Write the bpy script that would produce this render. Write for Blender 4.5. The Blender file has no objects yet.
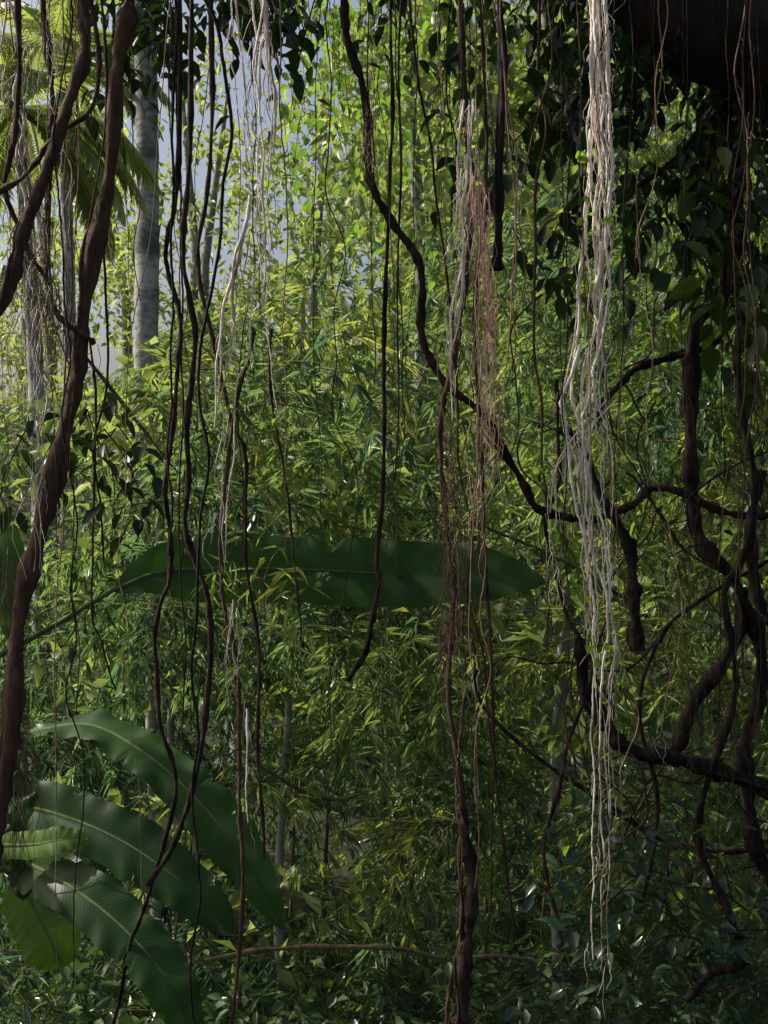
import bpy, math
import numpy as np
from mathutils import Vector

rng = np.random.default_rng(11)
scene = bpy.context.scene
CAM_Z = 1.6
FOC = 1200.0

# image coordinates: pixel column (a), pixel row (b) and distance in metres -> world metres
def P(a, b, d):
    return np.array([(a - 384.0) * d / FOC, d, CAM_Z - (b - 512.0) * d / FOC])

def nrm(v):
    v = np.asarray(v, float)
    return v / (np.linalg.norm(v, axis=-1, keepdims=True) + 1e-9)

SUN_EL, SUN_AZ = math.radians(41), math.radians(-75)
S = np.array([math.sin(SUN_AZ) * math.cos(SUN_EL), math.cos(SUN_AZ) * math.cos(SUN_EL), math.sin(SUN_EL)])

# ------------------------------------------------------------------ mesh helper
class TM:
    def __init__(s):
        s.V = []; s.F = []; s.T = []; s.n = 0
    def add(s, v, f, t):
        s.V.append(v); s.F.append(f + s.n)
        s.T.append(np.broadcast_to(np.asarray(t, float), (len(v),)).copy()); s.n += len(v)
    def build(s, name, mat, parent=None, smooth=True):
        me = bpy.data.meshes.new(name)
        if s.n:
            V = np.concatenate(s.V).astype(np.float32); F = np.concatenate(s.F).astype(np.int32); T = np.concatenate(s.T).astype(np.float32)
            me.vertices.add(len(V)); me.vertices.foreach_set('co', V.ravel())
            me.loops.add(len(F) * 3); me.loops.foreach_set('vertex_index', F.ravel())
            me.polygons.add(len(F)); me.polygons.foreach_set('loop_start', np.arange(len(F), dtype=np.int32) * 3)
            me.update(calc_edges=True)
            me.polygons.foreach_set('use_smooth', np.full(len(F), smooth))
            a = me.attributes.new('tone', 'FLOAT', 'POINT'); a.data.foreach_set('value', T)
        me.materials.append(mat)
        ob = bpy.data.objects.new(name, me); scene.collection.objects.link(ob)
        if parent: ob.parent = parent
        return ob

def empty(name):
    e = bpy.data.objects.new(name, None); e.empty_display_size = 0.2
    scene.collection.objects.link(e); return e

def catmull(pts, per=8):
    p = np.asarray(pts, float)
    p = np.vstack([2 * p[0] - p[1], p, 2 * p[-1] - p[-2]])
    out = []
    t = np.linspace(0, 1, per, endpoint=False)[:, None]
    for i in range(1, len(p) - 2):
        a, b, c, d = p[i - 1], p[i], p[i + 1], p[i + 2]
        out.append(0.5 * ((2 * b) + (-a + c) * t + (2 * a - 5 * b + 4 * c - d) * t ** 2 + (-a + 3 * b - 3 * c + d) * t ** 3))
    out.append(p[-2][None]); return np.concatenate(out)

def tube(m, pts, rad, k=6, tone=0.5, rough=0.0):
    pts = np.asarray(pts, float); n = len(pts)
    rad = np.broadcast_to(np.asarray(rad, float), (n,))
    T = nrm(np.gradient(pts, axis=0))
    ref = np.array([0.13, 0.97, 0.2]) if abs(T[0][1]) < 0.8 else np.array([1.0, 0, 0.1])
    U = np.zeros((n, 3)); u = ref
    for i in range(n):
        u = u - T[i] * np.dot(u, T[i]); u = u / (np.linalg.norm(u) + 1e-9); U[i] = u
    W = np.cross(T, U)
    a = np.arange(k) * 2 * math.pi / k
    R = rad[:, None] * (1 + rough * rng.normal(size=(n, k)))
    ring = pts[:, None, :] + R[:, :, None] * (np.cos(a)[None, :, None] * U[:, None, :] + np.sin(a)[None, :, None] * W[:, None, :])
    v = ring.reshape(-1, 3)
    i = np.arange(n - 1)[:, None] * k; j = np.arange(k)[None, :]; j2 = (j + 1) % k
    A = (i + j).ravel(); B = (i + j2).ravel(); C = (i + k + j2).ravel(); D = (i + k + j).ravel()
    f = np.concatenate([np.stack([A, B, C], 1), np.stack([A, C, D], 1)])
    m.add(v, f, np.repeat(np.broadcast_to(np.asarray(tone, float), (n,)), k))

def template(rows, fold=0.12, droop=0.15):
    v = [(0, 0, 0)]; f = []
    for (s, w) in rows:
        z = -droop * s * s
        v += [(s, w, z + fold * w), (s, 0, z), (s, -w, z + fold * w)]
    v.append((1, 0, -droop)); n = len(rows)
    f += [(0, 2, 1), (0, 3, 2)]
    for r in range(n - 1):
        a = 1 + 3 * r; b = a + 3
        f += [(a, a + 1, b + 1), (a, b + 1, b), (a + 1, a + 2, b + 2), (a + 1, b + 2, b + 1)]
    a = 1 + 3 * (n - 1); t = len(v) - 1
    f += [(a, a + 1, t), (a + 1, a + 2, t)]
    return np.array(v, float), np.array(f)
T_BAM = template([(0.3, 0.5)], 0.25, 0.12)
T_BAM2 = template([(0.25, 0.45), (0.6, 0.36)], 0.25, 0.10)
T_OVAL = template([(0.15, 0.3), (0.42, 0.5), (0.75, 0.32)], 0.3, 0.18)
T_FAR = template([(0.45, 0.5)], 0.3, 0.12)

def leaves(m, base, d, nn, L, W, tmpl, tone):
    tv, tf = tmpl
    base = np.asarray(base, float); n = len(base)
    if n == 0: return
    d = nrm(d); s = nrm(np.cross(d, nn)); up = np.cross(s, d)
    L = np.broadcast_to(L, (n,))[:, None, None]; W = np.broadcast_to(W, (n,))[:, None, None]
    v = base[:, None, :] + tv[None, :, 0:1] * L * d[:, None, :] + tv[None, :, 1:2] * W * s[:, None, :] + \
        (tv[None, :, 2:3]) * L * up[:, None, :] * 0.9
    nv = len(tv)
    f = (tf[None] + (np.arange(n) * nv)[:, None, None]).reshape(-1, 3)
    m.add(v.reshape(-1, 3), f, np.repeat(np.broadcast_to(tone, (n,)), nv))

def rdir(n, bias=(0, 0, 0), k=1.0):
    return nrm(rng.normal(size=(n, 3)) * k + np.array(bias))

# ------------------------------------------------------------------ materials
def new_mat(name):
    m = bpy.data.materials.new(name); m.use_nodes = True
    nt = m.node_tree; nt.nodes.clear(); return m, nt
def ramp(nt, stops):
    r = nt.nodes.new('ShaderNodeValToRGB'); e = r.color_ramp.elements
    while len(e) < len(stops): e.new(0.5)
    for x, (p, c) in zip(e, stops): x.position = p; x.color = (*c, 1)
    return r
def leaf_mat(name, stops, trans=0.4, tgain=(1.9, 2.1, 0.9), rough=0.42, spec=0.5):
    m, nt = new_mat(name); L = nt.links.new
    at = nt.nodes.new('ShaderNodeAttribute'); at.attribute_name = 'tone'
    r = ramp(nt, stops); L(at.outputs['Fac'], r.inputs['Fac'])
    p = nt.nodes.new('ShaderNodeBsdfPrincipled'); L(r.outputs['Color'], p.inputs['Base Color'])
    p.inputs['Roughness'].default_value = rough; p.inputs['Specular IOR Level'].default_value = spec
    mx = nt.nodes.new('ShaderNodeMix'); mx.data_type = 'RGBA'; mx.blend_type = 'MULTIPLY'; mx.inputs['Factor'].default_value = 1
    L(r.outputs['Color'], mx.inputs['A']); mx.inputs['B'].default_value = (*tgain, 1); mx.clamp_result = False
    t = nt.nodes.new('ShaderNodeBsdfTranslucent'); L(mx.outputs['Result'], t.inputs['Color'])
    ms = nt.nodes.new('ShaderNodeMixShader'); ms.inputs[0].default_value = trans
    L(p.outputs[0], ms.inputs[1]); L(t.outputs[0], ms.inputs[2])
    o = nt.nodes.new('ShaderNodeOutputMaterial'); L(ms.outputs[0], o.inputs['Surface'])
    return m
def bark_mat(name, c0, c1, scale=40, bump=0.6, rough=0.85, stretch=0.3):
    m, nt = new_mat(name); L = nt.links.new
    tc = nt.nodes.new('ShaderNodeTexCoord'); mp = nt.nodes.new('ShaderNodeMapping'); mp.inputs['Scale'].default_value = (1, 1, stretch)
    L(tc.outputs['Object'], mp.inputs['Vector'])
    n1 = nt.nodes.new('ShaderNodeTexNoise'); n1.inputs['Scale'].default_value = scale; n1.inputs['Detail'].default_value = 4
    L(mp.outputs[0], n1.inputs['Vector'])
    n2 = nt.nodes.new('ShaderNodeTexNoise'); n2.inputs['Scale'].default_value = 7; n2.inputs['Detail'].default_value = 3; L(tc.outputs['Object'], n2.inputs['Vector'])
    at = nt.nodes.new('ShaderNodeAttribute'); at.attribute_name = 'tone'
    a = nt.nodes.new('ShaderNodeMath'); a.operation = 'MULTIPLY_ADD'; L(n1.outputs['Fac'], a.inputs[0]); a.inputs[1].default_value = 1.8; L(at.outputs['Fac'], a.inputs[2])
    b = nt.nodes.new('ShaderNodeMath'); b.operation = 'MULTIPLY_ADD'; L(n2.outputs['Fac'], b.inputs[0]); b.inputs[1].default_value = 1.2; L(a.outputs[0], b.inputs[2])
    c = nt.nodes.new('ShaderNodeMath'); c.operation = 'SUBTRACT'; L(b.outputs[0], c.inputs[0]); c.inputs[1].default_value = 1.5
    r = ramp(nt, [(0.0, c0), (1.0, c1)]); L(c.outputs[0], r.inputs['Fac'])
    p = nt.nodes.new('ShaderNodeBsdfPrincipled'); L(r.outputs['Color'], p.inputs['Base Color']); p.inputs['Roughness'].default_value = rough
    p.inputs['Specular IOR Level'].default_value = 0.25
    bp = nt.nodes.new('ShaderNodeBump'); bp.inputs['Strength'].default_value = bump; bp.inputs['Distance'].default_value = 0.015
    L(n1.outputs['Fac'], bp.inputs['Height']); L(bp.outputs[0], p.inputs['Normal'])
    o = nt.nodes.new('ShaderNodeOutputMaterial'); L(p.outputs[0], o.inputs['Surface'])
    return m

M_BAM = leaf_mat('bamboo_leaf', [(0, (0.06, 0.12, 0.095)), (0.35, (0.11, 0.18, 0.105)), (0.65, (0.17, 0.235, 0.09)), (0.85, (0.29, 0.31, 0.09)), (1.0, (0.46, 0.38, 0.16))], 0.5, (1.8, 1.85, 0.95), rough=0.3)  # blue raised in these greens to stand in for haze
M_FAR = leaf_mat('forest_leaf', [(0, (0.11, 0.15, 0.07)), (0.6, (0.20, 0.25, 0.09)), (1.0, (0.32, 0.35, 0.14))], 0.5, (1.8, 1.9, 1.0))
M_FIG = leaf_mat('fig_leaf', [(0, (0.010, 0.024, 0.009)), (0.7, (0.03, 0.058, 0.016)), (1.0, (0.08, 0.12, 0.025))], 0.25, rough=0.4, spec=0.35)
M_CLIMB = leaf_mat('climber_leaf', [(0, (0.07, 0.13, 0.04)), (1.0, (0.17, 0.25, 0.06))], 0.5)
M_SHRUB = leaf_mat('shrub_leaf', [(0, (0.025, 0.06, 0.045)), (1.0, (0.09, 0.14, 0.05))], 0.3, rough=0.24)
M_PALM = leaf_mat('palm_leaf', [(0, (0.08, 0.12, 0.04)), (1.0, (0.28, 0.30, 0.14))], 0.5)
M_DARK = bark_mat('vine_bark', (0.009, 0.007, 0.006), (0.10, 0.055, 0.034), scale=55)
M_PALE = bark_mat('pale_lit_root_bark', (0.20, 0.12, 0.085), (0.88, 0.77, 0.66))  # bark made paler to stand in for sunlight on the roots
M_RED = bark_mat('red_rootlets', (0.3, 0.12, 0.09), (0.78, 0.46, 0.38))
M_TWIG = bark_mat('bamboo_twig', (0.07, 0.06, 0.03), (0.26, 0.20, 0.09))
M_TRUNK = bark_mat('palm_trunk_bark', (0.10, 0.11, 0.10), (0.42, 0.42, 0.38), scale=9, stretch=2.0)
M_BANYAN = bark_mat('banyan_bark', (0.010, 0.008, 0.007), (0.035, 0.028, 0.022), scale=20)

# ------------------------------------------------------------------ world + sun + camera
w = bpy.data.worlds.new("World"); scene.world = w; w.use_nodes = True
nt = w.node_tree; bg = nt.nodes['Background']
sk = nt.nodes.new('ShaderNodeTexSky'); sk.sky_type = 'NISHITA'; sk.sun_disc = False
sk.sun_elevation = SUN_EL; sk.sun_rotation = SUN_AZ; sk.dust_density = 7.0; sk.air_density = 1.0
nt.links.new(sk.outputs[0], bg.inputs['Color']); bg.inputs['Strength'].default_value = 0.15
sl = bpy.data.lights.new('sun', 'SUN'); sl.energy = 5.0; sl.angle = math.radians(0.5); sl.color = (1, 0.95, 0.86)
so = bpy.data.objects.new('sun', sl); scene.collection.objects.link(so); so.location = (-8, 2, 12)
so.rotation_euler = Vector(S).to_track_quat('Z', 'Y').to_euler()
cd = bpy.data.cameras.new('camera'); cam = bpy.data.objects.new('camera', cd); scene.collection.objects.link(cam)
cam.location = (0, 0, CAM_Z); cam.rotation_euler = (math.radians(90), 0, 0)
cd.sensor_fit = 'VERTICAL'; cd.sensor_height = 24; cd.lens = 24 * FOC / 1024; cd.clip_end = 1000; cd.clip_start = 0.05
scene.camera = cam
scene.view_settings.view_transform = 'Standard'; scene.view_settings.look = 'None'; scene.view_settings.exposure = 0

# ------------------------------------------------------------------ ground
def gh(x, y):
    def ss(a, b, t):
        t = np.clip((t - a) / (b - a), 0, 1); return t * t * (3 - 2 * t)
    h = -2.6 * ss(2.2, 6.5, y) + 9.0 * ss(13, 48, y) + 3 * ss(48, 120, y)
    return h + 0.12 * np.sin(x * 1.3 + y * 0.7) + 0.08 * np.sin(x * 3.1 - y * 2.3) + 0.6 * np.sin(x * 0.21 + 1) * ss(6, 20, y)
gx = np.sign(np.linspace(-1, 1, 161)) * np.abs(np.linspace(-1, 1, 161)) ** 2 * 200
X, Y = np.meshgrid(gx, gx + 6)
Vg = np.stack([X, Y, gh(X, Y)], -1).reshape(-1, 3)
n = 161; i, j = np.meshgrid(np.arange(n - 1), np.arange(n - 1), indexing='ij'); a = (i * n + j).ravel()
Fg = np.concatenate([np.stack([a, a + 1, a + n + 1], 1), np.stack([a, a + n + 1, a + n], 1)])
g = TM(); g.add(Vg, Fg, 0.3)
M_GR = bark_mat('leaf_litter_soil', (0.015, 0.022, 0.01), (0.06, 0.06, 0.03), scale=6, stretch=1)
g.build('ground', M_GR)

# ------------------------------------------------------------------ bamboo thicket
def field(p):
    x, y, z = p[..., 0], p[..., 1], p[..., 2]
    return (np.sin(x * 1.7 + z * 1.1 + 0.5) + np.sin(z * 2.3 - x * 0.9 + y * 1.1 + 2) + np.sin(x * 3.3 + y * 2.1 - z * 1.9) * 0.7 + np.sin(z * 4.1 + x * 2.2 + y) * 0.5) / 3.2

bl = TM(); bt = TM()
def sprigs(m, B, D, L0, tone0, count=(6, 10)):
    """fans of narrow leaves at twig tips"""
    for b, d, l0, t0 in zip(B, D, L0, tone0):
        k = rng.integers(*count)
        side = nrm(np.cross(d, [0, 0, 1.0]) + rng.normal(size=3) * 0.35)
        ang = np.linspace(-1.2, 1.2, k) + rng.normal(size=k) * 0.18
        dd = np.cos(ang)[:, None] * d + np.sin(ang)[:, None] * side + np.array([0, 0, -0.35]) + rng.normal(size=(k, 3)) * 0.16
        nn = nrm(np.cross(side, d) * 1.0 + rng.normal(size=(k, 3)) * 0.35)
        L = l0 * rng.uniform(0.65, 1.15, k)
        m.append((np.repeat(b[None], k, 0) + rng.normal(size=(k, 3)) * 0.008, dd, nn, L, np.clip(t0 + rng.normal(size=k) * 0.1, 0, 1)))

buf = []
def branch(p0, az, ln, tone0, up=0.5, leafL=0.15, tw=True, sag=0.16, count=(6, 10)):
    nseg = 11; step = ln / nseg
    d = nrm(np.array([math.cos(az), math.sin(az), up])); p = p0.copy(); pts = [p.copy()]
    for s in range(nseg):
        d = nrm(d + np.array([0, 0, -sag]) + rng.normal(size=3) * 0.07); p = p + d * step; pts.append(p.copy())
    pts = np.array(pts)
    if tw: tube(bt, pts, np.linspace(0.004, 0.0012, len(pts)), 3, rng.uniform(0.1, 0.7))
    T = nrm(np.gradient(pts, axis=0))
    B, D, LL, TT = [], [], [], []
    for s in range(2, len(pts)):
        sd = nrm(np.cross(T[s], rng.normal(size=3)))
        td = nrm(T[s] * 0.7 + sd * 0.8 + np.array([0, 0, -0.1])); l = rng.uniform(0.04, 0.17)
        e = pts[s] + td * l
        B.append(e); D.append(td); LL.append(leafL); TT.append(tone0)
    B.append(pts[-1]); D.append(T[-1]); LL.append(leafL); TT.append(tone0)
    sprigs(buf, B, D, LL, TT, count)

NB = 1850; made = 0
while made < NB:
    y = 6.6 + 6.5 * rng.random() ** 1.1
    x = rng.uniform(-0.36 * y - 0.2, 0.36 * y + 0.5)
    top = 1.8 + np.clip((x + 2.6) / 3.0, 0, 1) * 2.0 + 0.2 * (y - 8)
    z = rng.uniform(-2.3, top)
    p = np.array([x, y, z])
    f = field(p)
    if f < 0.02 + rng.normal() * 0.10: continue
    # hollow under the clump
    if ((x - 0.5) / 0.9) ** 2 + ((z + 0.75) / 0.45) ** 2 < 1 and y < 9.5: continue
    tone = np.clip(0.29 + 0.21 * rng.normal() + 0.12 * np.clip(x / 3, -1, 1) + 0.07 * np.clip(z, -1, 2), 0.0, 0.95)  # tone shifts right and upwards to paint in sun, bluer shade lower left
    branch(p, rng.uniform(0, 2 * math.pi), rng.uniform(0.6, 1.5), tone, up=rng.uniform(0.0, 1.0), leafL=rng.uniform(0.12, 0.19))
    made += 1
# culms
for c in range(40):
    x0 = rng.uniform(-4, 5); y0 = rng.uniform(8, 13); ln = rng.uniform(4, 7); az = rng.uniform(0, 6.28)
    lean = rng.uniform(0.5, 2.6); s = np.linspace(0, 1, 20)[:, None]
    pts = np.array([x0, y0, gh(x0, y0) - 0.1]) + s * np.array([0, 0, ln]) + s ** 2 * np.array([math.cos(az), math.sin(az) * 0.5, -0.25]) * lean
    tube(bt, pts, np.linspace(0.022, 0.006, 20) * rng.uniform(0.5, 1.2), 6, rng.uniform(0.1, 0.8))
def flush(buf, m, wr=0.095, tmpl=T_BAM):
    if not buf: return
    B, D, N, L, T = [np.concatenate([q[i] for q in buf]) for i in range(5)]
    leaves(m, B, D, N, L, L * wr * rng.uniform(0.8, 1.2, len(L)), tmpl, T)
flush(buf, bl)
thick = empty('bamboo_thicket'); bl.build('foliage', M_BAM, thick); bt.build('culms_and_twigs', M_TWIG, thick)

# ------------------------------------------------------------------ distant trees
dt = TM(); dk = TM()
def clump(m, c, r, n, L, tmpl, tone=0.5, asp=0.5, droop=-0.3):
    q = rng.normal(size=(n, 3)); q = nrm(q) * (rng.random((n, 1)) ** 0.5) * np.asarray(r)
    leaves(m, c + q, rdir(n, (0, 0, droop), 0.7), rdir(n, (0, 0, 0.8), 0.6), L * rng.uniform(0.7, 1.3, n), L * asp * rng.uniform(0.8, 1.2, n), tmpl, np.clip(tone + rng.normal(size=n) * 0.15, 0, 1))
for t in range(66):
    y = rng.uniform(16, 42); x = rng.uniform(-0.45 * y, 0.45 * y)
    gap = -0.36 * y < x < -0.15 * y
    if gap and (y < 24 or rng.random() < 0.3): continue
    g0 = gh(x, y); H = rng.uniform(5, 10) + (3.5 if x > -0.05 * y else 0)
    if gap: H = rng.uniform(6, 12)
    elif x < -0.12 * y: H = rng.uniform(3, 6)
    tube(dk, np.array([[x, y, g0 - 0.2], [x + rng.normal() * .3, y, g0 + H * .5], [x + rng.normal() * .6, y, g0 + H * .95]]), [0.18, 0.13, 0.05], 6, 0.4)
    for c in range(int(12 + H)):
        a = rng.uniform(0, 6.28); rr = rng.uniform(0.3, 2.6)
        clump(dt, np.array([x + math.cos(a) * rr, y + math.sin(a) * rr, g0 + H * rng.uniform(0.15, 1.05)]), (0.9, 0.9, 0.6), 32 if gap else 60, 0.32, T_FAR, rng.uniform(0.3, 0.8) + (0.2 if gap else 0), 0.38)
far = empty('distant_trees'); dt.build('foliage', M_FAR, far); dk.build('trunks', M_TRUNK, far)

# ------------------------------------------------------------------ palms
def palm(name, base, top, r, nf, fl, frondtone=0.6):
    e = empty(name); tr = TM(); fr = TM()
    s = np.linspace(0, 1, 60)[:, None]; pts = base + (top - base) * s + np.sin(s * 3.1) * np.array([0.15, 0, 0])
    rad = r * (1.15 - 0.35 * s[:, 0]) * (1 + 0.05 * np.cos(np.arange(60) * 2.1)); tube(tr, pts, rad, 14, 0.5 + 0.25 * rng.normal(size=60), rough=0.02)
    tr.build('trunk', M_TRUNK, e)
    for f in range(nf):
        az = f * 2.4 + rng.normal() * 0.2; el = rng.uniform(-0.3, 1.2)
        d = np.array([math.cos(az) * math.cos(el), math.sin(az) * math.cos(el), math.sin(el)]); p = top.copy(); ps = [p.copy()]
        for k in range(16):
            d = nrm(d + np.array([0, 0, -0.11])); p = p + d * fl / 16; ps.append(p.copy())
        ps = np.array(ps); tube(fr, ps, np.linspace(0.03, 0.006, 17), 4, 0.8)
        pp = catmull(ps, 3)[6:]; T = nrm(np.gradient(pp, axis=0)); sd = nrm(np.cross(T, [0, 0, 1.0]))
        prof = np.sin(np.linspace(0.35, 3.0, len(pp))) * 0.62 * fl / 2.4
        for sg in (-1, 1):
            leaves(fr, pp, sd * sg + T * 0.7 + np.array([0, 0, -0.35]) + rng.normal(size=T.shape) * 0.06, nrm(np.cross(sd, T)) * 1.0, prof, 0.05, T_BAM2, frondtone + rng.normal(size=len(pp)) * 0.1)
    fr.build('fronds', M_PALM, e)
palm('palm_tree', np.array([P(128, 700, 16)[0], 16, -2.4]), P(142, -110, 16), 0.17, 18, 2.8)
palm('palm_tree', np.array([P(30, 700, 11)[0], 11, -2.5]), P(18, 110, 11), 0.08, 18, 1.6, 0.9)
palm('palm_tree', np.array([P(60, 700, 19)[0], 19, -1.4]), P(60, 60, 19), 0.11, 14, 2.2, 0.8)
def slender(a, b0, b1, d, wpx):
    e = empty('slender_tree'); m = TM(); c = catmull([P(a + 4, 1000, d) * [1, 1, 0] + [0, 0, gh(P(a, 0, d)[0], d) - .1], P(a, b0, d), P(a - 5, b1, d), P(a + 6, b1 - 200, d)], 8)
    r = wpx * d / FOC / 2; tube(m, c, np.linspace(r * 1.2, r * 0.6, len(c)), 10, 0.6); m.build('trunk', M_TRUNK, e)
    l = TM()
    for k in range(8): clump(l, c[-1] + rng.normal(size=3) * 0.5, (0.5, 0.5, 0.4), 40, 0.13, T_FAR, 0.5)
    l.build('crown', M_FAR, e)
slender(156, 860, 690, 7.4, 13); slender(176, 820, 720, 7.8, 9); slender(560, 1000, 790, 6.9, 15); slender(283, 1010, 900, 7.2, 11)

# ------------------------------------------------------------------ banana plants
def banana_mat():
    m, nt = new_mat('banana_leaf'); L = nt.links.new
    al = nt.nodes.new('ShaderNodeAttribute'); al.attribute_name = 'along'
    ac = nt.nodes.new('ShaderNodeAttribute'); ac.attribute_name = 'across'
    tn = nt.nodes.new('ShaderNodeAttribute'); tn.attribute_name = 'tone'
    s = nt.nodes.new('ShaderNodeMath'); s.operation = 'MULTIPLY_ADD'; L(al.outputs['Fac'], s.inputs[0]); s.inputs[1].default_value = 420.0
    k = nt.nodes.new('ShaderNodeMath'); k.operation = 'MULTIPLY'; L(ac.outputs['Fac'], k.inputs[0]); k.inputs[1].default_value = -14.0; L(k.outputs[0], s.inputs[2])
    sn = nt.nodes.new('ShaderNodeMath'); sn.operation = 'SINE'; L(s.outputs[0], sn.inputs[0])
    tc = nt.nodes.new('ShaderNodeTexCoord'); nz = nt.nodes.new('ShaderNodeTexNoise'); nz.inputs['Scale'].default_value = 5; nz.inputs['Detail'].default_value = 4
    L(tc.outputs['Object'], nz.inputs['Vector'])
    a = nt.nodes.new('ShaderNodeMath'); a.operation = 'MULTIPLY_ADD'; L(sn.outputs[0], a.inputs[0]); a.inputs[1].default_value = 0.02; L(nz.outputs['Fac'], a.inputs[2])
    b = nt.nodes.new('ShaderNodeMath'); b.operation = 'ADD'; L(a.outputs[0], b.inputs[0]); L(tn.outputs['Fac'], b.inputs[1])
    r = ramp(nt, [(0.25, (0.016, 0.045, 0.012)), (0.75, (0.045, 0.10, 0.02)), (1.0, (0.13, 0.21, 0.04))]); L(b.outputs[0], r.inputs['Fac'])
    p = nt.nodes.new('ShaderNodeBsdfPrincipled'); L(r.outputs['Color'], p.inputs['Base Color']); p.inputs['Roughness'].default_value = 0.38
    p.inputs['Specular IOR Level'].default_value = 0.25
    bp = nt.nodes.new('ShaderNodeBump'); bp.inputs['Strength'].default_value = 0.06; bp.inputs['Distance'].default_value = 0.002; L(sn.outputs[0], bp.inputs['Height']); L(bp.outputs[0], p.inputs['Normal'])
    mx = nt.nodes.new('ShaderNodeMix'); mx.data_type = 'RGBA'; mx.blend_type = 'MULTIPLY'; mx.inputs['Factor'].default_value = 1
    L(r.outputs['Color'], mx.inputs['A']); mx.inputs['B'].default_value = (2.4, 2.7, 0.7, 1)
    t = nt.nodes.new('ShaderNodeBsdfTranslucent'); L(mx.outputs['Result'], t.inputs['Color'])
    ms = nt.nodes.new('ShaderNodeMixShader'); ms.inputs[0].default_value = 0.33; L(p.outputs[0], ms.inputs[1]); L(t.outputs[0], ms.inputs[2])
    o = nt.nodes.new('ShaderNodeOutputMaterial'); L(ms.outputs[0], o.inputs['Surface']); return m
M_BAN = banana_mat()
M_RIB = bark_mat('banana_rib', (0.06, 0.10, 0.03), (0.16, 0.2, 0.07), bump=0.1)

def banana_leaf(parent, spine, side, W, petiole=None, tone=0.0, fold=0.25, rip=0.02, tears=4, taper0=0.16, seed=0):
    R = np.random.default_rng(seed)
    c = catmull(spine, 20); n = len(c)
    seg = np.r_[0, np.cumsum(np.linalg.norm(np.diff(c, axis=0), axis=1))]; s = seg / seg[-1]
    T = nrm(np.gradient(c, axis=0))
    side = np.asarray(side, float)
    if side.ndim == 1: side = np.repeat(side[None], n, 0)
    else:
        q = np.linspace(0, 1, len(side)); side = np.stack([np.interp(s, q, side[:, k]) for k in range(3)], 1)
    side = nrm(side - T * np.sum(side * T, 1, keepdims=True)); N = np.cross(T, side)
    prof = np.minimum(1, (s / taper0 + 0.02)) ** 0.6 * np.clip(1 - np.clip((s - 0.6) / 0.4, 0, 1) ** 2.2, 0, 1) ** 0.75
    prof = prof * (1 + 0.04 * np.sin(s * 21 + seed) + 0.02 * np.sin(s * 53 + seed))
    cols = np.linspace(-1, 1, 13)
    wl = prof * W; wr = prof * W * 1.0
    for k in range(tears):
        i = R.integers(int(n * .15), n - 6)
        if R.random() < .5: wl[i] *= R.uniform(0.45, 0.75)
        else: wr[i] *= R.uniform(0.45, 0.75)
    V = []; AL = []; AC = []
    for q in cols:
        ww = np.where(q < 0, wl, wr)
        h = fold * abs(q) * ww - 0.22 * (q * q) * ww + rip * abs(q) ** 1.5 * (np.sin(s * 34 + q * 2 + seed) + 0.6 * np.sin(s * 71 + seed * 2 + q))
        V.append(c + side * (q * ww)[:, None] + T * (0.35 * abs(q) * ww)[:, None] + N * h[:, None]); AL.append(s * seg[-1] / 1.0); AC.append(np.full(n, abs(q)))
    V = np.stack(V, 1).reshape(-1, 3); AL = np.stack(AL, 1).ravel(); AC = np.stack(AC, 1).ravel()
    k = len(cols); fs = [(i * k + j, i * k + j + 1, (i + 1) * k + j + 1, (i + 1) * k + j) for i in range(n - 1) for j in range(k - 1)]
    me = bpy.data.meshes.new('leaf'); me.from_pydata(V.tolist(), [], fs); me.update()
    me.polygons.foreach_set('use_smooth', np.full(len(fs), True))
    for nm, ar in (('along', AL), ('across', AC), ('tone', np.full(len(V), tone))):
        at = me.attributes.new(nm, 'FLOAT', 'POINT'); at.data.foreach_set('value', np.asarray(ar, np.float32))
    me.materials.append(M_BAN); ob = bpy.data.objects.new('leaf', me); scene.collection.objects.link(ob); ob.parent = parent
    rb = TM(); tube(rb, c - N * 0.004, np.linspace(0.011, 0.002, n), 6, 0.4)
    if petiole is not None:
        pc = catmull(list(petiole) + [c[0]], 8); tube(rb, pc, np.linspace(0.02, 0.011, len(pc)), 7, 0.3)
    rb.build('midrib', M_RIB, parent)

b1 = empty('banana_plant')
st = TM(); sp = catmull([[-2.75, 5.7, gh(-2.75, 5.7) - .1], [-2.72, 5.7, -0.8], [-2.62, 5.65, 0.25]], 10); tube(st, sp, np.linspace(0.13, 0.07, len(sp)), 12, 0.6); st.build('pseudostem', M_RIB, b1)
banana_leaf(b1, [P(113, 590, 5.55), P(160, 572, 5.58), P(230, 568, 5.6), P(320, 570, 5.6), P(400, 574, 5.58), P(480, 574, 5.5), P(546, 582, 5.4)],
            [0, 0.35, 1], 0.165, petiole=[sp[-1], P(-90, 700, 5.6), P(0, 655, 5.6), P(60, 622, 5.57)], tone=-0.08, tears=5, rip=0.012, seed=3)
banana_leaf(b1, [sp[-1], P(-60, 560, 5.5), P(-10, 545, 5.4), P(10, 590, 5.3), P(8, 640, 5.25)], [1, 0.3, 0.3], 0.13, tone=0.3, seed=5)
banana_leaf(b1, [sp[-1], [-2.9, 5.2, 1.3], [-3.2, 4.8, 1.9], [-3.7, 4.4, 1.9]], [0.3, 1, 0.2], 0.22, seed=6)

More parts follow.
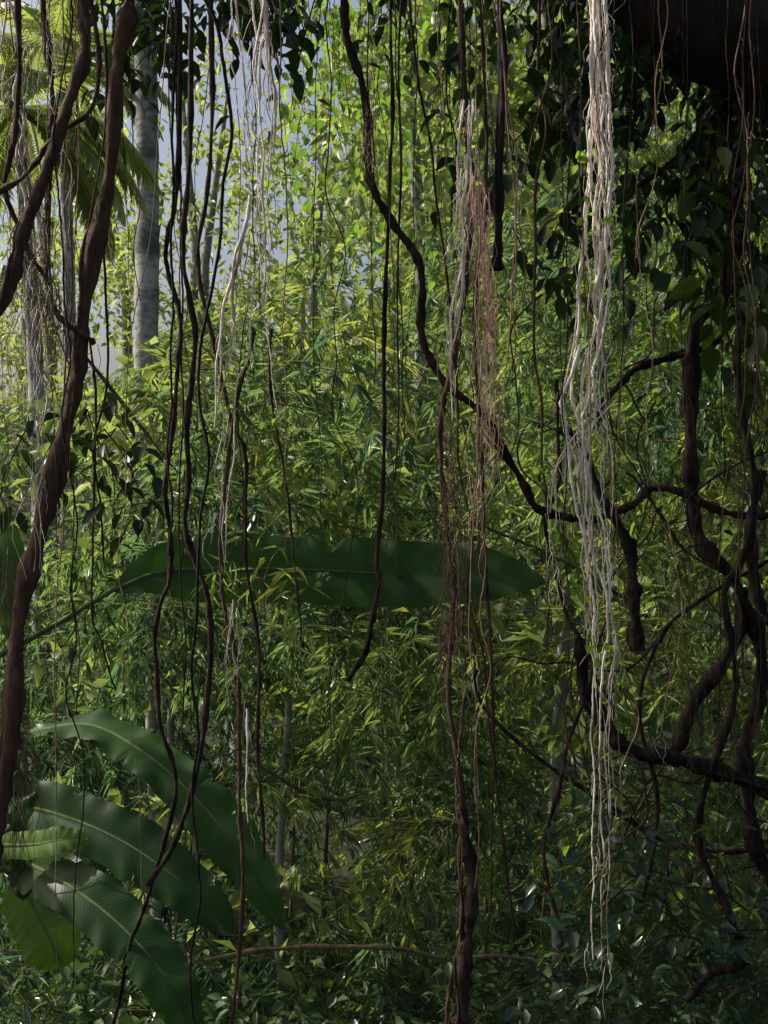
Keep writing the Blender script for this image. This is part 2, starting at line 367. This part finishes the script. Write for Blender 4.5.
b2 = empty('banana_plant')
sp2 = catmull([[-1.95, 4.8, gh(-1.95, 4.8) - .1], [-1.93, 4.8, -0.6], [-1.85, 4.75, 0.2]], 10); st = TM(); tube(st, sp2, np.linspace(0.12, 0.06, len(sp2)), 12, 0.6); st.build('pseudostem', M_RIB, b2)
top2 = sp2[-1]
banana_leaf(b2, [P(28, 732, 5.0), P(90, 725, 4.8), P(150, 757, 4.6), P(205, 808, 4.45), P(250, 868, 4.35), P(284, 930, 4.3)],
            [[0.0, 0.97, 0.2], [0.4, 0.9, 0.3], [0.85, 0.5, 0.5], [0.95, 0.1, 0.35]], 0.105, petiole=[top2, P(0, 740, 5.0)], tone=0.05, rip=0.012, seed=12)
banana_leaf(b2, [P(-20, 800, 4.6), P(50, 812, 4.4), P(120, 840, 4.25), P(185, 885, 4.15), P(238, 935, 4.1)],
            [[0.1, 0.4, 0.9], [0.3, 0.35, 0.85], [0.6, 0.2, 0.7]], 0.105, petiole=[top2], tone=-0.15, rip=0.008, seed=14)
banana_leaf(b2, [P(0, 850, 4.5), P(60, 880, 4.2), P(120, 925, 4.05), P(170, 985, 3.95), P(200, 1060, 3.9)],
            [[0.1, 0.4, 0.9], [0.6, 0.3, 0.7], [0.9, 0.2, 0.3]], 0.095, petiole=[top2], tone=-0.15, rip=0.008, seed=16)
banana_leaf(b2, [P(15, 870, 4.8), P(32, 905, 4.75), P(50, 940, 4.7), P(62, 968, 4.7)], [1, 0.1, 0.55], 0.12, petiole=[top2], tone=0.4, tears=0, rip=0.006, seed=18)
banana_leaf(b2, [P(-10, 845, 4.3), P(30, 845, 4.25), P(60, 840, 4.2), P(88, 838, 4.2)], [0, 0.5, 1], 0.05, petiole=[top2], tone=0.4, tears=0, rip=0.004, seed=19)
banana_leaf(b2, [P(-30, 760, 4.7), P(5, 790, 4.5), P(25, 830, 4.4), P(22, 900, 4.3)], [1, 0.3, 0.3], 0.08, petiole=[top2], tone=-0.1, seed=20)
banana_leaf(b2, [top2, [-2.1, 4.5, 0.9], [-2.4, 4.1, 1.2], [-2.9, 3.7, 1.0]], [0.3, 1, 0.2], 0.2, seed=22)

# ------------------------------------------------------------------ vines
lit = [P(180,545,5.5), P(330,540,5.5), P(60,722,4.8), P(110,725,4.8), P(60,930,4.7), P(50,840,4.2)]   # spots meant to be sunlit: gaps are cut in the added shade leaves here
def wig(c, amp):
    n = len(c); s = np.arange(n); o = np.zeros((n, 3))
    for k in range(4):
        f = rng.uniform(0.05, 0.5); o += np.sin(s[:, None] * f + rng.uniform(0, 6.28, 3)) * amp / (1 + 4 * f)
    o += np.cumsum(rng.normal(size=(n, 3)) * (rng.random((n, 1)) < 0.2), 0) * amp * 0.12
    o += rng.normal(size=(n, 3)) * 0.0007
    return c + o * [1, 1, 0.3]
def vine_pts(pts, d0, d1, amp=0.012, per=10):
    q = [P(a, b, d0 + (d1 - d0) * i / (len(pts) - 1)) for i, (a, b) in enumerate(pts)]
    return wig(catmull(q, per), amp)
def rootlets(m, c, n, ln, r=0.0013, spread=0.02, tone=0.5):
    for i in range(n):
        p = c[rng.integers(0, len(c))] + rng.normal(size=3) * spread * [1, 1, 0.5]
        l = rng.uniform(0.3, 1.0) * ln; k = 7; s = np.linspace(0, 1, k)[:, None]
        off = rng.normal(size=3) * [0.12, 0.12, 0] * l
        pts = p + s * [0, 0, -l] + np.sin(s * rng.uniform(1, 4)) * off + rng.normal(size=(k, 3)) * 0.004
        tube(m, pts, np.linspace(r, r * 0.5, k), 3, tone + rng.normal() * 0.15)
def vine(name, pts, d0, d1, w0, w1, mat=M_DARK, amp=0.012, hair=0, hl=0.15, k=8, tone=0.5, knots=0.12):
    c = vine_pts(pts, d0, d1, amp); m = TM(); n = len(c); d = (d0 + d1) / 2
    r = np.interp(np.linspace(0, 1, n), [0, 1], [w0, w1]) * d / FOC / 2
    r = r * (1 + knots * rng.normal(size=n)) * (1 + 0.18 * np.sin(np.arange(n) * 0.7 + rng.random() * 6))
    tube(m, c, np.abs(r), k, tone, rough=0.08)
    if max(w0, w1) > 8:   # a thinner stem wound round the main one
        ph = np.arange(n) * 0.16 + rng.uniform(0, 6)
        c2 = c + np.stack([np.cos(ph), np.sin(ph), 0 * ph], 1) * (np.abs(r) * 1.1)[:, None]
        tube(m, c2, np.abs(r) * 0.28, 5, tone + 0.15, rough=0.1)
    if hair: rootlets(m, c, hair, hl, spread=0.012, tone=tone)
    m.build(name, mat); return c

# thick stems at the left
vine('hanging_vine', [(140,-80),(130,0),(118,80),(100,220),(78,370),(50,480),(25,600),(10,740),(-8,850),(-15,1000)], 3.9, 3.7, 13, 21, hair=60, hl=0.2, tone=0.75)
vine('hanging_vine', [(95,-80),(85,0),(80,60),(60,130),(30,220),(0,295),(-50,380)], 3.6, 3.4, 12, 14, hair=40, tone=0.6)
vine('hanging_vine', [(30,-80),(42,0),(55,110),(50,200),(46,270),(62,320),(90,345)], 3.7, 3.8, 8, 5, hair=60, tone=0.6)
vine('hanging_vine', [(10,-80),(14,130),(12,200),(30,250),(48,285)], 3.6, 3.7, 6, 5, hair=30)
vine('hanging_vine', [(70,-80),(98,90),(62,130),(20,175),(-20,210)], 3.7, 3.4, 5, 5, hair=20)
vine('hanging_vine', [(100,-80),(105,120),(85,300),(95,430),(88,600),(100,640),(120,690)], 4.4, 4.5, 3, 2)
# middle-left
vine('hanging_vine', [(178,-80),(180,100),(176,210),(168,270),(178,340),(170,430),(175,500),(168,580),(155,640),(165,720),(180,790),(150,900),(130,960),(108,1040)], 4.2, 4.0, 6, 4, tone=0.2)
vine('hanging_vine', [(190,-80),(190,130),(185,250),(195,350),(185,450),(182,520),(205,600),(212,700),(195,790),(170,850),(145,885)], 4.1, 3.9, 6, 6, tone=0.2)
vine('hanging_vine', [(205,-80),(206,150),(200,260),(212,330),(235,420),(250,455),(248,560),(262,650),(255,760),(262,860)], 4.3, 4.3, 5, 3, hair=25)
vine('hanging_vine', [(250,330),(232,395),(228,500),(226,600),(240,680),(242,800),(240,900),(232,1040)], 4.1, 4.0, 4, 4, hair=30, tone=0.8)
vine('hanging_vine', [(275,330),(276,400),(286,470),(292,560),(300,640)], 4.2, 4.3, 3, 2)
# centre
vine('liana', [(330,-80),(340,0),(346,50),(365,110),(372,180),(395,225),(420,265),(425,330),(440,375),(470,405),(495,440),(520,485),(545,512),(590,520),(630,506),(658,488),(690,495),(735,515),(790,512)], 4.3, 4.7, 8, 8, hair=25, tone=0.2, k=10)
vine('hanging_vine', [(390,-80),(392,100),(388,190),(385,350),(383,540),(378,585),(365,640),(346,682)], 4.5, 4.4, 3, 6, tone=0.2)
vine('hanging_vine', [(404,-80),(402,100),(400,300),(398,480)], 4.7, 4.7, 2.5, 1.5)
vine('hanging_vine', [(462,-80),(465,130),(470,260),(458,330),(447,420),(448,500),(456,580),(450,700),(462,800),(466,880),(462,960),(452,1040)], 4.1, 4.0, 6, 5, hair=110, hl=0.22, tone=0.5)
vine('hanging_vine', [(463,805),(470,850),(468,900),(463,960),(455,1040)], 4.0, 4.0, 11, 14, tone=0.3, hair=20)
vine('hanging_vine', [(497,-80),(500,60),(498,200),(505,272)], 4.0, 4.0, 7, 10, tone=0.1)
vine('hanging_vine', [(482,-80),(484,150),(478,300),(480,480),(490,620),(495,760),(512,930)], 4.2, 4.2, 4, 3, hair=60, hl=0.25)
# right-hand lianas
vine('liana', [(760,-40),(745,150),(720,285),(696,330),(690,420),(700,530),(735,590),(722,665),(690,730),(655,757),(615,740),(585,692),(590,640)], 4.9, 4.5, 16, 11, tone=0.1, k=12, hair=40, amp=0.02)
vine('liana', [(720,340),(700,350),(665,360),(630,372),(612,395),(600,430)], 4.9, 4.6, 9, 6, tone=0.1, k=10)
vine('liana', [(560,430),(582,440),(600,500),(622,548),(634,600),(643,652)], 4.4, 4.4, 7, 13, tone=0.1, k=10)
vine('liana', [(585,692),(615,742),(665,757),(720,772),(790,800)], 4.5, 4.6, 11, 18, tone=0.1, k=12, hair=20)
vine('liana', [(735,590),(752,620),(762,700),(745,770),(760,850),(790,900)], 4.7, 4.6, 12, 16, tone=0.1, k=10, hair=30)
vine('liana', [(760,470),(748,540),(760,600),(780,640)], 4.6, 4.6, 10, 12, tone=0.1)
vine('liana', [(755,250),(740,360),(752,480),(742,560),(720,600),(735,700),(700,830),(722,900),(742,960),(715,975),(680,1000)], 4.6, 4.5, 7, 8, tone=0.1, hair=40)
vine('liana', [(768,560),(700,600),(660,640),(640,720),(655,800),(640,900)], 4.8, 4.8, 5, 4, tone=0.2)
vine('liana', [(555,380),(560,470),(548,520),(560,600),(590,670),(570,760),(545,850),(560,960)], 4.7, 4.7, 4, 4, tone=0.3, hair=20)
vine('liana', [(800,20),(720,110),(660,170),(600,210)], 4.6, 4.9, 8, 4, tone=0.1)
vine('liana', [(470,640),(480,700),(540,760),(600,800),(680,845),(790,850)], 5.2, 5.0, 3, 7, tone=0.2)
# fallen branch low in the picture and dead sticks among the bamboo
vine('fallen_branch', [(205,962),(260,950),(330,945),(400,948),(441,957),(520,958),(600,985)], 5.2, 5.3, 6, 3, mat=M_TWIG, tone=0.5)
for pts, d in (([(330,740),(400,715),(470,690),(540,665),(610,650)], 6.2), ([(250,760),(330,800),(400,770),(450,730)], 6.4), ([(470,520),(560,560),(640,610),(700,680)], 6.3), ([(60,330),(180,480),(260,560)], 6.5), ([(500,900),(560,860),(640,800),(690,760)], 6.1), ([(600,760),(650,800),(690,850),(720,940)], 6.0)):
    vine('dead_branch', pts, d, d + 0.3, 4, 2, mat=M_TWIG, tone=0.3)

# root bundles; their sunlit look is partly put into the pale tone
def bundle(name, cen, d, strands, spread, w, mat, lit_range, hair=60, hl=0.2, tone=0.6, lit_fade=0.0):
    m = TM(); C = np.array(cen, float)
    L = C[-1, 1] - C[0, 1]
    for s in range(strands):
        b0 = C[0, 1] if rng.random() < 0.55 else C[0, 1] + L * rng.uniform(0, 0.6)
        b1 = C[-1, 1] if rng.random() < 0.15 else min(C[-1, 1], b0 + L * rng.uniform(0.2, 0.7))
        if b1 - b0 < 40: continue
        n = max(4, int((b1 - b0) / 24)); b = np.linspace(b0, b1, n)
        o = rng.normal() * 0.7 + np.cumsum(rng.normal(size=n)) * 0.42; o = np.clip(o, -2.0, 2.0)
        a = np.interp(b, C[:, 1], C[:, 0]) + o * spread * np.interp(b, C[:, 1], C[:, 2])
        dz = d + rng.normal() * 0.03 + np.cumsum(rng.normal(size=n)) * 0.008
        c = wig(catmull([P(u, v, q) for u, v, q in zip(a, b, dz)], 6), 0.004); n = len(c); ww = w * rng.choice([0.3, 0.45, 0.7, 1.0]) * d / FOC / 2
        tn = tone + rng.normal() * 0.3 - lit_fade * np.clip((1.6 - c[:, 2]) / 1.8, 0, 1)  # lower strands darker: the loss of sunlight is put into the tone
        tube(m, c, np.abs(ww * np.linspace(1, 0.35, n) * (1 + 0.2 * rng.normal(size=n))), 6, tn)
        rootlets(m, c, hair // strands, hl, 0.0012, 0.012, tone - lit_fade * 0.4)
    m.build(name, mat)
    cc = catmull([P(a, b, d) for a, b, e in C], 6)
    for p in cc:
        b = 512 - (p[2] - CAM_Z) * FOC / d
        if any(l0 < b < l1 for l0, l1 in lit_range): lit.append(p)
bundle('aerial_roots', [(595,-80,1),(596,40,1),(594,150,1.2),(597,250,1.1),(592,330,1.3),(588,400,2.0),(592,470,1.6),(596,560,1.0),(600,650,1.2),(597,740,.8),(600,850,.8),(600,960,.5)], 3.8, 18, 6.5, 5.0, M_PALE, [(40, 560), (640, 700), (850, 900)], hair=200, tone=1.1, lit_fade=0.9)
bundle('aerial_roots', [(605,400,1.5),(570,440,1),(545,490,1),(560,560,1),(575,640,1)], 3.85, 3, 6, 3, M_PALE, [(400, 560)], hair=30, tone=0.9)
bundle('aerial_roots', [(250,-80,1),(252,20,1.2),(250,110,1.2),(262,200,.8),(245,290,1),(236,360,1),(230,470,.8),(228,560,.6)], 4.0, 9, 10, 4.5, M_PALE, [(60, 240), (330, 400)], hair=60, tone=0.8, lit_fade=0.6)
bundle('aerial_roots', [(262,-60,1),(264,60,1),(266,140,.6),(262,200,.5),(268,320,1),(280,430,.5)], 3.95, 5, 6, 9, M_PALE, [(60, 220)], hair=20, tone=1.1, lit_fade=0.8)
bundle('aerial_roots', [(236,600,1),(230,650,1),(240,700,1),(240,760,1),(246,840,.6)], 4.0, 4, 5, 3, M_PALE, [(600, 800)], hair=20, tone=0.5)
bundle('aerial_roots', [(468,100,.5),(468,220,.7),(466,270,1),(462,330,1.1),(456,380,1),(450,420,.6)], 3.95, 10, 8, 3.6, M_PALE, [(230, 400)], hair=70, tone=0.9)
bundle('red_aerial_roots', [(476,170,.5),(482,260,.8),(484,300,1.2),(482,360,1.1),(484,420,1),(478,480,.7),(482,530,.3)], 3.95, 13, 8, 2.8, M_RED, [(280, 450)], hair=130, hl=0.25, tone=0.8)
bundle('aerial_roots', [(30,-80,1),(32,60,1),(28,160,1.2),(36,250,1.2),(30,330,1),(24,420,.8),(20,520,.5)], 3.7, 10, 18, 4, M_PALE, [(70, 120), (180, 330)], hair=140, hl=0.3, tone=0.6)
# brown beard of roots
def beard(cen, d, n, sx, mat, ln, tone=0.4):
    m = TM(); c = catmull([P(a, b, d) for a, b in cen], 10); rootlets(m, c, n, ln, 0.0015, sx, tone); m.build('root_beard', mat)
beard([(368,100),(370,140),(374,160)], 4.2, 50, 0.02, M_PALE, 0.12, 0.0)
beard([(48,180),(45,270),(50,300)], 3.7, 90, 0.04, M_DARK, 0.3, 0.7)
beard([(15,560),(18,700),(20,820)], 3.8, 130, 0.03, M_DARK, 0.25, 0.9)
beard([(450,420),(452,500),(455,590),(450,640)], 4.0, 120, 0.025, M_DARK, 0.25, 0.9)
beard([(740,90),(735,250),(745,420)], 4.4, 90, 0.06, M_DARK, 0.3, 0.6)
beard([(700,500),(660,640),(740,720)], 4.4, 70, 0.08, M_DARK, 0.3, 0.6)

# hair-thin hanging roots
th = TM(); tp = TM()
zones = [(-20, 130, 14), (150, 310, 11), (310, 440, 7), (440, 530, 10), (530, 640, 12), (640, 790, 22)]
for x0, x1, cnt in zones:
    for k in range(cnt):
        a = rng.uniform(x0, x1); d = rng.uniform(3.3, 5.4); b1_ = rng.choice([rng.uniform(150, 600), rng.uniform(500, 1080)])
        n = int((b1_ + 80) / 60) + 3; bb = np.linspace(-90, b1_, n); aa = a + np.cumsum(rng.normal(size=n)) * rng.uniform(1, 8)
        c = wig(catmull([P(u, v, d) for u, v in zip(aa, bb)], 7), 0.005)
        pale = rng.random() < 0.25  # some strands take the pale bark to look sunlit
        wpx = rng.uniform(0.8, 1.8) if pale or rng.random() < .8 else rng.uniform(2.2, 4.0)
        mm_ = tp if pale else th
        tube(mm_, c, wpx * d / FOC / 2 * np.linspace(1, 0.6, len(c)), 4, -0.1 if pale else rng.choice([0.0, 0.5, 1.2]))
        if rng.random() < 0.4: rootlets(mm_, c, rng.integers(5, 25), 0.15, 0.0011, 0.006, 0.1)
# drooping loops / tangles on the right
for k in range(44):
    a = rng.uniform(530, 790); b = rng.uniform(250, 1000); d = rng.uniform(4.2, 5.6); q = [P(a, b, d)]; h = rng.uniform(0, 6.28)
    for s in range(6):
        h += rng.normal() * 0.7; q.append(q[-1] + np.array([math.cos(h) * 0.14, rng.normal() * 0.04, math.sin(h) * 0.16 - 0.04]))
    c = wig(catmull(q, 7), 0.01); tube(th, c, rng.uniform(0.002, 0.006) * np.linspace(1, 0.5, len(c)), 5, rng.uniform(0, 0.6))
th.build('hanging_rootlets', M_DARK); tp.build('hanging_rootlets', M_PALE)

# ------------------------------------------------------------------ broad-leaved shoots
def shoot(m, tw, c, n, L, asp=0.5, tone=0.4, droop=-0.9, spread=0.04, r=0.003, tmpl=T_OVAL):
    c = np.asarray(c); tube(tw, c, np.linspace(r, r * 0.4, len(c)), 5, 0.3)
    i = rng.integers(0, len(c), n); p = c[i] + rng.normal(size=(n, 3)) * spread
    h = rng.uniform(0, 6.28, n); d = np.stack([np.cos(h), np.sin(h), droop + 0.5 * rng.normal(size=n)], 1)
    nn = nrm(np.stack([np.cos(h), np.sin(h), 0.9 + 0 * h], 1) + rng.normal(size=(n, 3)) * 0.5)
    l = L * rng.uniform(0.6, 1.2, n); leaves(m, p, d, nn, l, l * asp, tmpl, np.clip(tone + rng.normal(size=n) * 0.2, 0, 1))

banyan = empty('banyan_tree'); fl = TM(); ft = TM(); bk = TM()
def patch(a0, a1, b0, b1, d0, d1, shoots, per, L, tone=0.3, ln=0.35, asp=0.5, m=None, t=None, vert=True, droop=-0.9):
    m = m or fl; t = t or ft
    for s in range(shoots):
        p = P(rng.uniform(a0, a1), rng.uniform(b0, b1), rng.uniform(d0, d1)); h = rng.uniform(0, 6.28)
        v = np.array([math.cos(h) * 0.6, math.sin(h) * 0.6, -0.8 if vert else 0.3]); v = nrm(v) * ln * rng.uniform(0.6, 1.2)
        c = catmull([p, p + v * 0.5 + rng.normal(size=3) * 0.03, p + v + [0, 0, -0.06]], 6)
        shoot(m, t, c, per, L, asp, tone, droop)
patch(110, 250, -60, 40, 4.3, 5.2, 20, 14, 0.09)
patch(240, 340, -60, 0, 4.3, 5.2, 8, 10, 0.09)
patch(330, 560, -60, -10, 4.3, 5.4, 14, 9, 0.08)
patch(440, 560, 20, 170, 4.6, 5.6, 10, 9, 0.10)
patch(560, 790, -40, 90, 4.3, 5.6, 80, 15, 0.10, tone=0.15)  # darker leaf tone paints in the shade near the limb
patch(560, 768, 110, 240, 4.6, 5.8, 36, 12, 0.11, tone=0.2)
patch(690, 800, 60, 330, 4.2, 5.2, 18, 12, 0.12, tone=0.7)
patch(460, 560, 180, 240, 4.8, 5.2, 3, 8, 0.11)
patch(5, 120, 400, 450, 4.3, 4.8, 9, 10, 0.09)
patch(690, 800, 280, 700, 5.0, 6.0, 16, 9, 0.09, tone=0.7)
# overhanging limb and trunk
limb = catmull([[3.3, 4.3, -1.5], [3.1, 4.4, 1.5], [2.7, 4.4, 3.0], [1.9, 4.4, 3.22], [1.2, 4.4, 3.40], [0.3, 4.5, 3.95], [-1.2, 4.5, 4.3], [-3.0, 4.8, 5.0], [-5, 5.2, 6]], 10)
n = len(limb); tube(bk, limb, np.interp(np.linspace(0, 1, n), [0, .25, .42, .5, .62, .8, 1], [0.5, 0.3, 0.24, 0.2, 0.12, 0.07, 0.04]) * (1 + 0.07 * rng.normal(size=n)), 14, 0.2, rough=0.05)
for e0, e1, r in ((limb[25], [2.0, 3.2, 5.5], .1), (limb[35], [0.4, 3.4, 5.4], .06), (limb[45], [-1.0, 5.8, 6.0], .05), (limb[50], [-1.8, 3.6, 5.2], .04), (limb[60], [-3.6, 6.2, 6.4], .04), (limb[62], [-4.2, 3.4, 6.2], .04), (limb[40], [-0.6, 3.9, 3.75], .05), (limb[30], [1.0, 3.6, 3.5], .05)):
    e1 = np.array(e1); c = catmull([e0, (e0 + e1) / 2 + [0, 0, .2], e1, e1 + [-0.9, 0.1, 0.4]], 8); tube(bk, c, np.linspace(r, r * .25, len(c)), 8, 0.4)
lit = np.array(lit)
def keep(pos, rad=0.25):
    # added shade leaves are dropped towards the sun, so lit spots get light
    out = np.ones(len(pos), bool)
    lp = lit - np.outer(lit @ S, S); pp = pos - np.outer(pos @ S, S)
    for i in range(0, len(pos), 4000):
        dd = np.linalg.norm(pp[i:i + 4000, None, :] - lp[None], axis=2).min(1); out[i:i + 4000] = dd > rad
    return out
def outside_view(p, mz=0.455, mx=0.36):
    return ~((np.abs(p[:, 0]) < mx * p[:, 1]) & (p[:, 2] - CAM_Z < mz * p[:, 1]))
def shade_canopy(m, lo, hi, N, t0, t1, L, tone=0.3):  # unseen leaves added along the sun's path to shade the foreground
    Q = rng.uniform(lo, hi, size=(N, 3)) + rng.uniform(t0, t1, (N, 1)) * S
    ok = outside_view(Q) & (Q[:, 2] > 2.2) & keep(Q)
    Q = Q[ok]; n = len(Q); l = L * rng.uniform(0.7, 1.3, n)
    leaves(m, Q, rdir(n, (0, 0, -0.4), 0.7), rdir(n, (0, 0, 0.7), 0.6), l, l * 0.55, T_OVAL, np.clip(tone + rng.normal(size=n) * 0.2, 0, 1))
    print('canopy leaves', n)
shade_canopy(fl, (-1.8, 3.1, -0.6), (2.0, 5.8, 3.4), 9500, 1.5, 7, 0.13)
fl.build('foliage', M_FIG, banyan); ft.build('twigs', M_DARK, banyan); bk.build('trunk_and_limbs', M_BANYAN, banyan)  # foliage includes the added unseen shade leaves

# climber curtain, centre-top
cl = TM(); cw = TM()
for k in range(30):
    a = rng.uniform(275, 470); d = rng.uniform(6.3, 8.5); b0 = -80; b1_ = rng.uniform(120, 300)
    c = wig(catmull([P(a, b0, d), P(a + rng.normal() * 6, (b0 + b1_) / 2, d), P(a + rng.normal() * 8, b1_, d)], 12), 0.03)
    shoot(cl, cw, c, 28, 0.075, 0.65, 0.5, -0.8, 0.06)
e = empty('climbing_vine'); cl.build('leaves', M_CLIMB, e); cw.build('stems', M_DARK, e)
e = empty('climbing_vine'); cl = TM(); cw = TM()
patch(600, 790, 80, 480, 5.2, 6.3, 34, 9, 0.11, tone=0.8, asp=0.32, m=cl, t=cw)
patch(540, 790, 480, 850, 4.8, 6.0, 26, 7, 0.07, tone=0.8, m=cl, t=cw)
cl.build('leaves', M_CLIMB, e); cw.build('stems', M_DARK, e)

# shrub, bottom right + undergrowth
e = empty('shrub'); m = TM(); t = TM()
patch(530, 800, 820, 1060, 4.4, 5.8, 65, 13, 0.085, tone=0.3, m=m, t=t, vert=False, droop=-0.2)
patch(640, 800, 600, 800, 5.2, 6.0, 12, 11, 0.08, tone=0.7, m=m, t=t, vert=False, droop=-0.2)
m.build('leaves', M_SHRUB, e); t.build('stems', M_DARK, e)
e = empty('undergrowth'); m = TM(); t = TM()
patch(-40, 540, 970, 1090, 5.2, 7.5, 100, 14, 0.10, tone=0.7, m=m, t=t, vert=False, droop=-0.1)
for k in range(160):
    x = rng.uniform(-4, 4.5); y = rng.uniform(7.5, 14); z = gh(x, y) + 0.1; c = catmull([[x, y, z - .1], [x + rng.normal() * .1, y, z + .3], [x + rng.normal() * .2, y, z + .6]], 5)
    shoot(m, t, c, 16, 0.16, 0.35, 0.6, 0.2, 0.1)
m.build('leaves', M_SHRUB, e); t.build('stems', M_DARK, e)

# near bamboo sprays (sun on them is put into the yellower tone)
buf = []; bt = TM(); nb = TM()
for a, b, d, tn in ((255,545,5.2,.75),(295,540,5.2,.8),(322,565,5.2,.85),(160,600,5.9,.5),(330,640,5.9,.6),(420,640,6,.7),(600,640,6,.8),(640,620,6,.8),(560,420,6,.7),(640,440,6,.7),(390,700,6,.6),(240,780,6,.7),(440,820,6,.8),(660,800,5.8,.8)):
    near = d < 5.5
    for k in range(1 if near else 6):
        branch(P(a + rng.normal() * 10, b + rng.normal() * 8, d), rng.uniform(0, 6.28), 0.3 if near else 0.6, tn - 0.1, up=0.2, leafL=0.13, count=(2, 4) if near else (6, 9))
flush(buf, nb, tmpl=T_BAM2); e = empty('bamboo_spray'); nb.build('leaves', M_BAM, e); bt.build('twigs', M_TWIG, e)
# tiny bright leaflets on the sun-lit vines
sp_ = TM()
for a, b, d in ((598,645,3.75),(572,588,3.75),(282,424,3.9),(580,155,3.75),(630,690,3.8),(540,470,3.8),(610,215,3.75),(585,215,3.75),(320,575,5.1),(625,480,3.8),(535,480,3.8)):
    k = 5; leaves(sp_, P(a, b, d) + rng.normal(size=(k, 3)) * 0.018, rdir(k), rdir(k, (-.4, -.4, .6)), 0.035, 0.026, T_OVAL, 0.95)
sp_.build('vine_leaflets', M_CLIMB)
